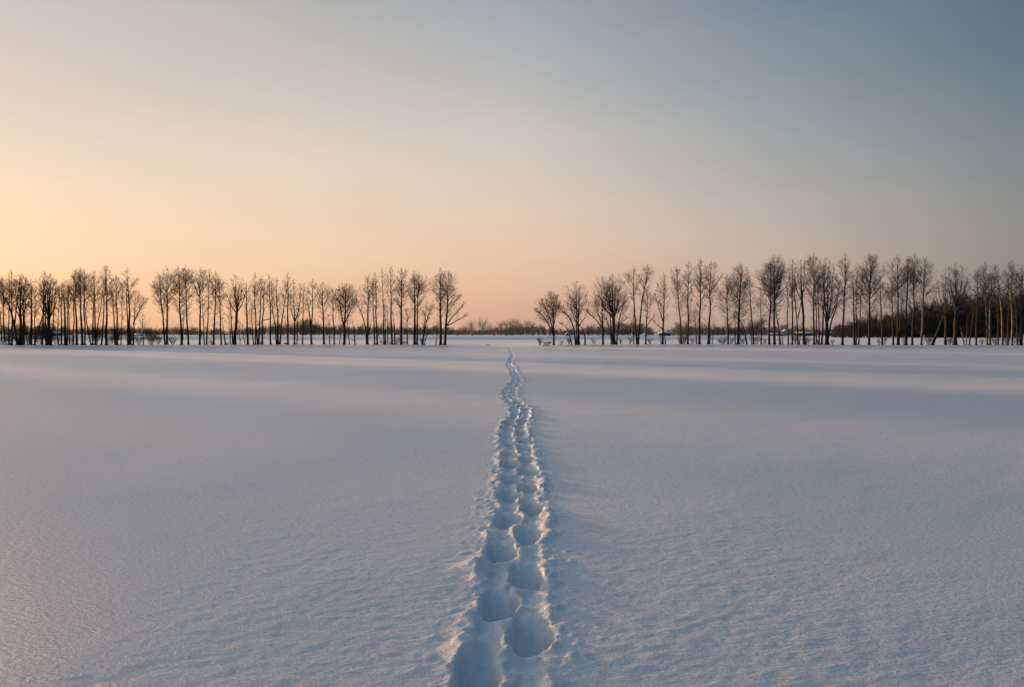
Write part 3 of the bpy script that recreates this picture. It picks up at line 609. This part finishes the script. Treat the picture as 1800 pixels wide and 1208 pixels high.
T('white-streaked birch-like tree, second crown peak from the right edge', -1, [(P, 1779, 1776, 460, 15, 520, 2.0)], pale=True)
T('thin trunk between the white-streaked tree and the edge clump', 1, [(P, 1789, 1786, 490, 9, 540, 1.3)])
T('clump of trunks cut by the right edge of the photo', -1, [(P, 1796, 1797, 468, 14, 525, 2.0), (P, 1793, 1793, 485, 10, 530, 1.3)])

# ------------------------------------------------------------------ shrubs under the rows
for (x, yt, off, w, n_, lb) in [
 (2, 585, 6, 16, 12, 'grey thicket at the left edge of the photo'),
 (14, 580, 9, 14, 14, 'dense brush behind the first trunks at the left'),
 (30, 577, 8, 14, 14, 'brush behind the first dome-crowned tree'),
 (50, 578, 9, 14, 14, 'brush behind the thick straight trunk at the left'),
 (68, 576, 8, 13, 16, 'dark brush left of the bushiest tree'),
 (84, 568, 2, 11, 22, 'dense shrub hugging the foot of the bushiest tree'),
 (98, 583, 9, 12, 12, 'brush right of the bushiest tree'),
 (124, 588, 3, 8, 8, 'low twigs under the left tall clump'),
 (170, 572, 3, 8, 14, 'bushy growth round the foot of the tree with arching right limb'),
 (195, 580, 6, 14, 14, 'grey brush left of the paired trunks'),
 (205, 572, 1, 7, 14, 'dark shrub hugging the paired trunks'),
 (228, 578, 2, 8, 12, 'shrub at the foot of the twin trunk before the sky dip'),
 (244, 588, 2, 11, 12, 'low bush at the left side of the sky dip'),
 (266, 574, 3, 15, 18, 'biggest bush, filling the sky dip'),
 (278, 588, 1, 9, 10, 'bush between the sky dip and the left-leaning tree'),
 (304, 591, 1, 10, 14, 'twiggy bush between two tall trees right of the sky dip'),
 (371, 597, 0, 6, 8, 'small bush at the foot of the slim right-leaning tree'),
 (400, 602, 0, 6, 6, 'tiny tuft left of the great fan-crowned tree'),
 (461, 600, 0, 6, 7, 'tuft beside the trunk with the broken side branch'),
 (504, 601, 0, 6, 7, 'tuft at the foot of the plume-topped tree'),
 (672, 596, 1, 8, 8, 'thin bush under the wispy-tipped tree'),
 (684, 596, 2, 8, 8, 'thin bush beside the faint thin tree'),
 (698, 592, 1, 9, 9, 'bush under the stout tree with the egg-shaped crown'),
 (712, 598, 1, 6, 7, 'low twigs right of the stout egg-crowned tree'),
 (741, 594, -1, 5, 8, 'tuft at the foot of the small bushy right-leaning tree'),
 (949, 592, -1, 5, 8, 'upright bush standing alone at the right side of the gap'),
 (962, 598, -1, 9, 16, 'low tangled brush left of the first tree right of the gap'),
 (986, 598, -1, 6, 6, 'pale reddish tuft right of the first tree after the gap'),
 (1001, 590, -1, 5, 7, 'bush at the foot of the thin arching stem'),
 (1045, 594, -1, 6, 7, 'sparse bush left of the tree with swept boughs'),
 (1091, 593, 0, 4, 6, 'thin tuft right of the widest-crowned tree'),
 (1108, 590, 1, 5, 7, 'sparse bush left of the tall Y-shaped tree'),
 (1143, 594, 0, 5, 8, 'small bush right of the smaller side-boughed tree'),
 (1196, 590, -1, 7, 10, 'bush at the foot of the left-tilting slender tree'),
 (1203, 585, 0, 8, 10, 'bush between the first two slender trees'),
 (1217, 592, 0, 8, 9, 'low bush right of the second slender tree'),
 (1270, 590, -1, 11, 14, 'spreading bush right of the broom-shaped tree'),
 (1286, 592, 0, 7, 8, 'low growth left of the dense spindle tree'),
 (1307, 594, 0, 5, 8, 'low growth right of the dense spindle tree'),
 (1330, 588, 1, 8, 9, 'bush left of the thin straight tree by the twin pair'),
 (1345, 594, 0, 5, 6, 'tuft at the left foot of the twin pair'),
 (1398, 585, 2, 7, 10, 'grey bush under the dividing slim stems'),
 (1420, 588, 1, 8, 10, 'low bush right of the wine-glass shaped tree'),
 (1463, 596, 0, 5, 5, 'twigs at the right foot of the two-lobed tree'),
 (1546, 592, 0, 5, 7, 'twigs by the tree on a thick dark foot'),
 (1556, 592, 0, 5, 7, 'twigs right of the tree on a thick dark foot'),
 (1588, 590, 0, 5, 7, 'twigs between the forking tree and the darkest crown'),
 (1632, 588, 1, 9, 14, 'brownish bush left of the strongly leaning trunk'),
 (1669, 590, 1, 7, 12, 'brown bush left of the gnarled tree'),
 (1725, 594, 2, 9, 9, 'low twigs left of the pale pair'),
 (1750, 590, 1, 9, 12, 'yellowish brush right of the pale pair'),
 (1768, 588, 1, 9, 12, 'yellowish brush left of the white-streaked tree'),
 (1786, 588, 1, 9, 12, 'yellowish brush near the right edge')]:
    shrub(lb, x, yt, off, w, n_)

# ------------------------------------------------------------------ the same row going on beyond the left edge (it shades the field)
protos = []
for k in range(5):
    rg = random.Random(900 + k); trunk, out = [], []
    Hh_ = 13 + k * .8
    pts = wander(rg, (0, 0, 0), (rg.uniform(-.6, .6), 0, Hh_), 14, .01)
    leader(rg, trunk, out, pts, .2, .012, 1.8 + .15 * k, .18, 1.0, flare=True)
    root = empty('bare_tree', (0, 0, 0)); TOT += finish(root, trunk, out); protos.append(root)
def place_tree(i, x, y, s, grp, lab):
    p = protos[i]
    if not p.get('used'): p['used'] = 1; r = p
    else:
        r = p.copy(); C.objects.link(r)
        for ch in p.children:
            c = ch.copy(); C.objects.link(c); c.parent = r
    r.location = (x, y, gz(x, y)); r.scale = (s, s, s); r.rotation_euler = (0, 0, rnd.uniform(0, 6.28))
    tag(r, lab, 'tree', grp)
xx = -80.0; kk = 0
while xx > -200:
    xx -= rnd.uniform(1.9, 3.1) * (1.35 if -150 < xx < -90 else 1.0)
    if -89.5 < xx < -85 or (-117.5 < xx < -111.5 and rnd.random() < .95): continue
    place_tree(kk % 5, xx, float(row_line(xx)) + rnd.uniform(-1, 3), rnd.uniform(.9, 1.2), 'trees of the left row beyond the photo edge', 'bare tree of the left row standing beyond the left edge of the photo'); kk += 1
for p_ in protos:
    if 'used' in p_: del p_['used']

# ------------------------------------------------------------------ far woods
def coarse(rg, H, W, r):
    """a far tree: stem and fan of limbs, a few dozen segments"""
    out = []; n_ = 5
    pts = [(rg.uniform(-.03, .03) * H * (i > 0), rg.uniform(-.03, .03) * H * (i > 0), H * .8 * i / n_) for i in range(n_ + 1)]
    for i in range(n_): out.append((*pts[i], r * (1 - i * .17), *pts[i + 1], r * (1 - (i + 1) * .17)))
    for k in range(32):
        u = rg.uniform(.03, 1); z = H * .8 * u; a_ = rg.uniform(0, 6.28); L = W * (1.15 - .5 * abs(u - .5)) * rg.uniform(.6, 1.1)
        el_ = rg.uniform(.5, 1.25); d = (math.cos(a_) * math.cos(el_), math.sin(a_) * math.cos(el_), math.sin(el_))
        m_ = (d[0] * L * .6, d[1] * L * .6, z + d[2] * L * .6)
        out.append((0, 0, z, r * .4, *m_, r * .25))
        for j in range(4):
            e_ = nrm(d[0] + rg.uniform(-.5, .5), d[1] + rg.uniform(-.5, .5), d[2] + rg.uniform(-.2, .6)); l2 = L * rg.uniform(.35, .7)
            q_ = (m_[0] + e_[0] * l2, m_[1] + e_[1] * l2, m_[2] + e_[2] * l2)
            out.append((*m_, r * .25, *q_, r * .12))
            for j2 in range(2):
                e2 = nrm(e_[0] + rg.uniform(-.6, .6), e_[1] + rg.uniform(-.6, .6), e_[2] + rg.uniform(-.1, .6)); l3 = l2 * .8
                out.append((*q_, r * .12, q_[0] + e2[0] * l3, q_[1] + e2[1] * l3, q_[2] + e2[2] * l3, r * .08))
    return np.array(out)
rgw = random.Random(55)
CO = [coarse(rgw, 1.0, .26 + .03 * (k % 4), .020) for k in range(10)]
def wood(name, label, prof, D0, D1, step, m, thick=1.0):
    """prof: (px, ytop) outline of the wood seen from here at distance D0; trees stand in depth from D0 to D1"""
    px = [a_ for a_, _ in prof]; py = [b_ for _, b_ in prof]
    segs = []; X0 = (px[0] - HX) / F * D0; X1 = (px[-1] - HX) / F * D0
    rows = 8
    for rr in range(rows):
        D = D0 + (D1 - D0) * rr / (rows - 1); x = X0
        while x < X1:
            x += step * rgw.uniform(.5, 1.5); d_ = D + rgw.uniform(-.5, .5) * (D1 - D0) / rows
            ppx = HX + x / d_ * F
            if ppx < px[0] or ppx > px[-1]: continue
            yt = np.interp(ppx, px, py); z0 = gz(x, d_); H = (CAMZ + (HY - yt) / F * d_ - z0) * (rgw.uniform(.68, 1.0) if rgw.random() < .75 else rgw.uniform(1.0, 1.32))
            if rr in (0, 2, 5): H *= rgw.uniform(.3, .7)
            if H < 1: continue
            s = CO[rgw.randrange(10)].copy(); w = max(.9, min(2.0, 11 / H)) ; a_ = rgw.uniform(0, 6.28); ca, sa = math.cos(a_), math.sin(a_)
            for o_ in (0, 4):
                X_, Y_ = s[:, o_] * ca - s[:, o_ + 1] * sa, s[:, o_] * sa + s[:, o_ + 1] * ca
                s[:, o_] = X_ * H * w + x; s[:, o_ + 1] = Y_ * H * w + d_; s[:, o_ + 2] = s[:, o_ + 2] * H + z0 - .1
                s[:, o_ + 3] *= H * thick
            segs.append(s)
    s = np.concatenate(segs); v, q = tubes(s, 3)
    o = np_mesh(name, v, q, m); tag(o, label, 'wood', kind='stuff'); return o
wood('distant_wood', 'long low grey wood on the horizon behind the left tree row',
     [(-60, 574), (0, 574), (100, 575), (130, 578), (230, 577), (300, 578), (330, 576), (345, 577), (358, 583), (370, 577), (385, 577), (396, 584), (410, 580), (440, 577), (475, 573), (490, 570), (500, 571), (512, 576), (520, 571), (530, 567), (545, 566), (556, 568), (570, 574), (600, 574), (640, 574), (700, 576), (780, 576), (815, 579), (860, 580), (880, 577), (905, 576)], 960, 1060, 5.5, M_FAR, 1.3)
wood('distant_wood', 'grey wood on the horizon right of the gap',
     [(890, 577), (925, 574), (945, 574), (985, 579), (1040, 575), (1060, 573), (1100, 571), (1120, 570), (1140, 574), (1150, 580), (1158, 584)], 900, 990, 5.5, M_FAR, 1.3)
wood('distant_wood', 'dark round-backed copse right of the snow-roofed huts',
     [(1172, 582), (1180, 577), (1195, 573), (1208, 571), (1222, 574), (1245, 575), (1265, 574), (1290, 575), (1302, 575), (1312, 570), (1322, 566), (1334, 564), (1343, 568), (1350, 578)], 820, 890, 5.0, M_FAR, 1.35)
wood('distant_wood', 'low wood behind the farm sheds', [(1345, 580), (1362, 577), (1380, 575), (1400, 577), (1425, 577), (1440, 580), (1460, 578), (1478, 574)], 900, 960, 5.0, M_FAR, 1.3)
wood('dark_wood', 'tall dark wood filling the right edge behind the trees',
     [(1462, 581), (1475, 574), (1488, 570), (1500, 566), (1515, 567), (1528, 563), (1545, 561), (1560, 558), (1575, 560), (1590, 554), (1605, 550), (1618, 551), (1630, 543), (1645, 539), (1660, 541), (1680, 536), (1700, 531), (1715, 533), (1730, 527), (1750, 531), (1770, 528), (1800, 530), (1860, 520)], 400, 470, 2.3, M_FARD, 1.7)
# far single trees one can tell apart above the horizon wood
FARS = [(829, 566, 6, 'small far tree just right of the left row, on the horizon'), (848, 567, 8, 'round-headed far tree left of the middle of the gap'), (860, 573, 5, 'low far tree between the two horizon groups'),
        (880, 570, 6, 'left shoulder tree of the far group in the gap'), (890, 565, 5, 'tall slim far tree left in the far group'), (898, 564, 5, 'middle far tree of the group in the gap'), (908, 563, 6, 'highest far tree of the group in the gap'),
        (914, 568, 4, 'right far tree of the group in the gap'), (925, 566, 5, 'far tree alone right of the group in the gap'), (936, 568, 6, 'dark far tree left of the first big tree of the right row'),
        (818, 576, 5, 'faint far tree close to the last tree of the left row'), (870, 577, 4, 'smallest far tree in the gap')]
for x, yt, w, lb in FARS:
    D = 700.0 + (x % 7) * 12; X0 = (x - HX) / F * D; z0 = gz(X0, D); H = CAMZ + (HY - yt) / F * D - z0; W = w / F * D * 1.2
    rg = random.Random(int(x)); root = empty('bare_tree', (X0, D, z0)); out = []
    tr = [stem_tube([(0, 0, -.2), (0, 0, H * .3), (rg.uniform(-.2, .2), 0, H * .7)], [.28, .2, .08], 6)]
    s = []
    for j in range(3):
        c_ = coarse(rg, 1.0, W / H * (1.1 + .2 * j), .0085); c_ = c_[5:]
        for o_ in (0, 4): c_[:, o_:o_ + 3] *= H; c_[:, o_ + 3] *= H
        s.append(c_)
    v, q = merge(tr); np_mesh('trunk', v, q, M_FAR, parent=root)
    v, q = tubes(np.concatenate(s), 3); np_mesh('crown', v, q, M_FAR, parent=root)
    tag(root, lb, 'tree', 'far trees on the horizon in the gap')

# ------------------------------------------------------------------ far buildings
M_ROOFSNOW = mat('roof_snow', (.80, .83, .86), .8, (.86, .88, .9), .8)
M_WALLD = mat('dark_boards', (.06, .055, .05), .9, (.10, .09, .08), 1.2)
M_WALLP = mat('pale_plaster', (.30, .31, .30), .9, (.36, .36, .35), .8)
M_GLASS = mat('dark_glass', (.03, .035, .04), .2, spec=.5)
def boxm(name, lo, hi, m, parent):
    x0, y0, z0 = lo; x1, y1, z1 = hi
    v = [(x0, y0, z0), (x1, y0, z0), (x1, y1, z0), (x0, y1, z0), (x0, y0, z1), (x1, y0, z1), (x1, y1, z1), (x0, y1, z1)]
    q = [(0, 1, 5, 4), (1, 2, 6, 5), (2, 3, 7, 6), (3, 0, 4, 7), (4, 5, 6, 7), (3, 2, 1, 0)]
    return np_mesh(name, v, q, m, parent=parent)
def house(label, px, D, w, dp, hwall, hroof, wallm, rot=0.0, wins=2, door=True, cat='house', name='farmhouse', chim=False, gable=False):
    """gable=True: the gable faces the viewer"""
    X0 = (px - HX) / F * D; z0 = gz(X0, D); root = empty(name, (X0, D, z0)); root.rotation_euler = (0, 0, rot)
    a_, b_ = w / 2, dp / 2
    if gable:      # ridge runs away from the viewer
        v = [(-a_, -b_, -.6), (a_, -b_, -.6), (a_, b_, -.6), (-a_, b_, -.6), (-a_, -b_, hwall), (a_, -b_, hwall), (a_, b_, hwall), (-a_, b_, hwall), (0, -b_, hwall + hroof), (0, b_, hwall + hroof)]
        q = [(0, 1, 5, 4), (1, 2, 6, 5), (2, 3, 7, 6), (3, 0, 4, 7)]; t = [(4, 5, 8), (6, 7, 9)]
        e_ = .35; th = .22; k = hroof / a_
        rv = []
        for y in (-b_ - e_, b_ + e_):
            rv += [(-a_ - e_, y, hwall - k * e_ + .01), (0, y, hwall + hroof + .01), (a_ + e_, y, hwall - k * e_ + .01), (a_ + e_, y, hwall - k * e_ + th), (0, y, hwall + hroof + th + .1), (-a_ - e_, y, hwall - k * e_ + th)]
    else:
        v = [(-a_, -b_, -.6), (a_, -b_, -.6), (a_, b_, -.6), (-a_, b_, -.6), (-a_, -b_, hwall), (a_, -b_, hwall), (a_, b_, hwall), (-a_, b_, hwall), (-a_, 0, hwall + hroof), (a_, 0, hwall + hroof)]
        q = [(0, 1, 5, 4), (1, 2, 6, 5), (2, 3, 7, 6), (3, 0, 4, 7)]; t = [(7, 4, 8), (5, 6, 9)]
        e_ = .35; th = .22; k = hroof / b_
        rv = []
        for x in (-a_ - e_, a_ + e_):
            rv += [(x, -b_ - e_, hwall - k * e_ + .01), (x, 0, hwall + hroof + .01), (x, b_ + e_, hwall - k * e_ + .01), (x, b_ + e_, hwall - k * e_ + th), (x, 0, hwall + hroof + th + .1), (x, -b_ - e_, hwall - k * e_ + th)]
    np_mesh('wall', v, q, wallm, parent=root, tris=t)
    rq = [(0, 1, 7, 6), (1, 2, 8, 7), (2, 3, 9, 8), (3, 4, 10, 9), (4, 5, 11, 10), (5, 0, 6, 11), (0, 5, 4, 1), (1, 4, 3, 2), (6, 7, 10, 11), (7, 8, 9, 10)]
    rf = np_mesh('roof', rv, rq, M_ROOFSNOW, parent=root)
    if chim: boxm('chimney', (a_ * .3, -.3, hwall + hroof * .6), (a_ * .3 + .6, .3, hwall + hroof + .9), M_WALLD, rf)
    for i in range(wins):
        cx = -a_ + w * (i + 1) / (wins + 1) + (w * .08 if door else 0)
        boxm('window', (cx - .45, -b_ - .05, hwall * .38), (cx + .45, -b_ + .02, hwall * .78), M_GLASS, root)
    if door: boxm('door', (-a_ + .5, -b_ - .06, -.3), (-a_ + 1.4, -b_ + .02, min(2.1, hwall * .85)), M_WALLD if wallm is M_WALLP else M_WALLP, root)
    tag(root, label, cat); return root
house('low dark hut with a snow-covered roof, just right of the spindle-crowned tree', 1170, 800, 9.5, 6, 3.0, 1.2, M_WALLD, wins=2, cat='hut', name='hut')
house('tiny dark shelter left of the low snow-roofed hut', 1160, 790, 3.2, 3, 2.2, .8, M_WALLD, wins=0, cat='hut', name='hut')
house('tiny pale cabin with a snowy gable seen left of the second big tree', 997, 700, 3.0, 3.2, 1.6, 1.1, M_WALLP, wins=0, cat='cabin', name='cabin', gable=True)
house('pale gabled farmhouse seen through the trees right of the twin pair', 1380, 800, 5.4, 8, 4.4, 1.9, M_WALLP, wins=1, chim=True, gable=True)
house('long low dark shed under a snow-covered roof behind the crowded group', 1416, 780, 20, 7, 2.6, 1.1, M_WALLD, wins=3, cat='shed', name='shed')
house('low dark outbuilding between the twin pair and the pale farmhouse', 1364, 790, 12, 6, 1.7, .7, M_WALLD, wins=1, cat='shed', name='shed')
house('small snow-roofed barn at the left end of the tall dark wood', 1463, 760, 5.0, 6, 2.4, 1.2, M_WALLD, wins=1, cat='barn', name='barn')
house('snow-roofed shed glimpsed between the trunks at the far left', 96, 600, 9, 6, 2.2, 1.2, M_WALLD, wins=1, cat='shed', name='shed')
house('dark hut with a sloping snowy roof behind the sky dip', 242, 420, 4.2, 4, .9, .7, M_WALLD, wins=0, cat='hut', name='hut')

# ------------------------------------------------------------------ snow heaps, boulder, tufts in the gap
def heap(name, label, px, D, w, h, m, cat, kind=None, seed=1):
    X0 = (px - HX) / F * D; z0 = gz(X0, D); n_ = 28
    g = np.linspace(-1, 1, n_); A, B = np.meshgrid(g, g); r2 = A * A + B * B
    z = h * np.clip(1 - r2, 0, 1) ** .8 * (1 + .35 * fbm(A * 2 + seed * 5, B * 2, 3)) - .06
    v = np.stack([A * w / 2, B * w * .35, z], -1).reshape(-1, 3); ix = np.arange(n_ * n_).reshape(n_, n_)
    q = np.stack([ix[:-1, :-1], ix[:-1, 1:], ix[1:, 1:], ix[1:, :-1]], -1).reshape(-1, 4)
    o = np_mesh(name, v, q, m, smooth=True); o.location = (X0, D, z0); tag(o, label, cat, kind=kind)
heap('snow_heap', 'rounded snow heap at the left edge under the trees', 5, 118, 2.4, .45, M_SNOW, 'snow heap', seed=1)
heap('snow_heap', 'small snow heap in the gap left of where the track ends', 857, 128, 1.2, .22, M_SNOW, 'snow heap', seed=2)
heap('snow_heap', 'snow heap under the first tree right of the gap', 957, 121, 1.8, .28, M_SNOW, 'snow heap', seed=3)
heap('snow_mound', 'pale snow mound on the far field left of the spindle-crowned tree', 1133, 640, 9, 2.3, M_SNOW, 'snow mound', seed=4)
M_ROCK = mat('rock', (.07, .07, .072), .9, (.13, .13, .13), 3, bump=.03)
heap('boulder', 'dark boulder poking from the snow near the left edge', 18, 117.2, .75, .42, M_ROCK, 'boulder', seed=5)
for x, D, h, lb in ((830, 300, 1.1, 'small dark bush on the far bank in the gap'), (804, 290, .7, 'tiny tuft on the far bank near the last tree of the left row'), (868, 300, .7, 'tiny tuft on the far bank left of the track'), (891, 298, .75, 'tiny tuft on the far bank in line with the track')):
    X0 = (x - HX) / F * D; z0 = gz(X0, D); rg = random.Random(x); out = []
    for i in range(16):
        a_ = rg.uniform(0, 6.28); d = nrm(math.cos(a_) * .6, math.sin(a_) * .6, 1); branch(out, rg, (0, 0, -.05), d, h, .02, 1, 0)
    v, q = tubes(out, 3); o = np_mesh('shrub', v, q, M_TWIG); o.location = (X0, D, z0); tag(o, lb, 'shrub', 'small tufts on the far bank')
# grass stalks poking out beside the track
for i, (x, y, h) in enumerate([(871, 803, .05), (884, 741, .05), (946, 835, .06), (941, 782, .05), (962, 868, .07), (866, 848, .06), (955, 845, .05)]):
    D = 2800.0 / (y - HY); X0 = (x - HX) / F * D; rg = random.Random(i); out = []
    for k in range(4):
        d = nrm(rg.uniform(-.8, .8), rg.uniform(-.8, .8), 1)
        branch(out, rg, (0, 0, -.02), d, h, .0022, 2, 0)
    s = np.array(out); s[:, 3] = np.minimum(s[:, 3], .0022); s[:, 7] = .0012
    v, q = tubes(s, 3); o = np_mesh('grass_tuft', v, q, M_TWIG); o.location = (X0, D, gz(X0, D))
    tag(o, ('dry stalks poking from the snow left of the footprints, upper one', 'dry stalks at the left rim where the track bends', 'dry stalks right of the footprints below the bend', 'dry stalks at the right rim near the bend', 'dry stalks right of the track, nearest to the viewer', 'bent stalk left of the track at mid distance', 'short stalks right of the track at mid distance')[i], 'grass tuft', 'stalks beside the track')
print('tree quads', TOT)
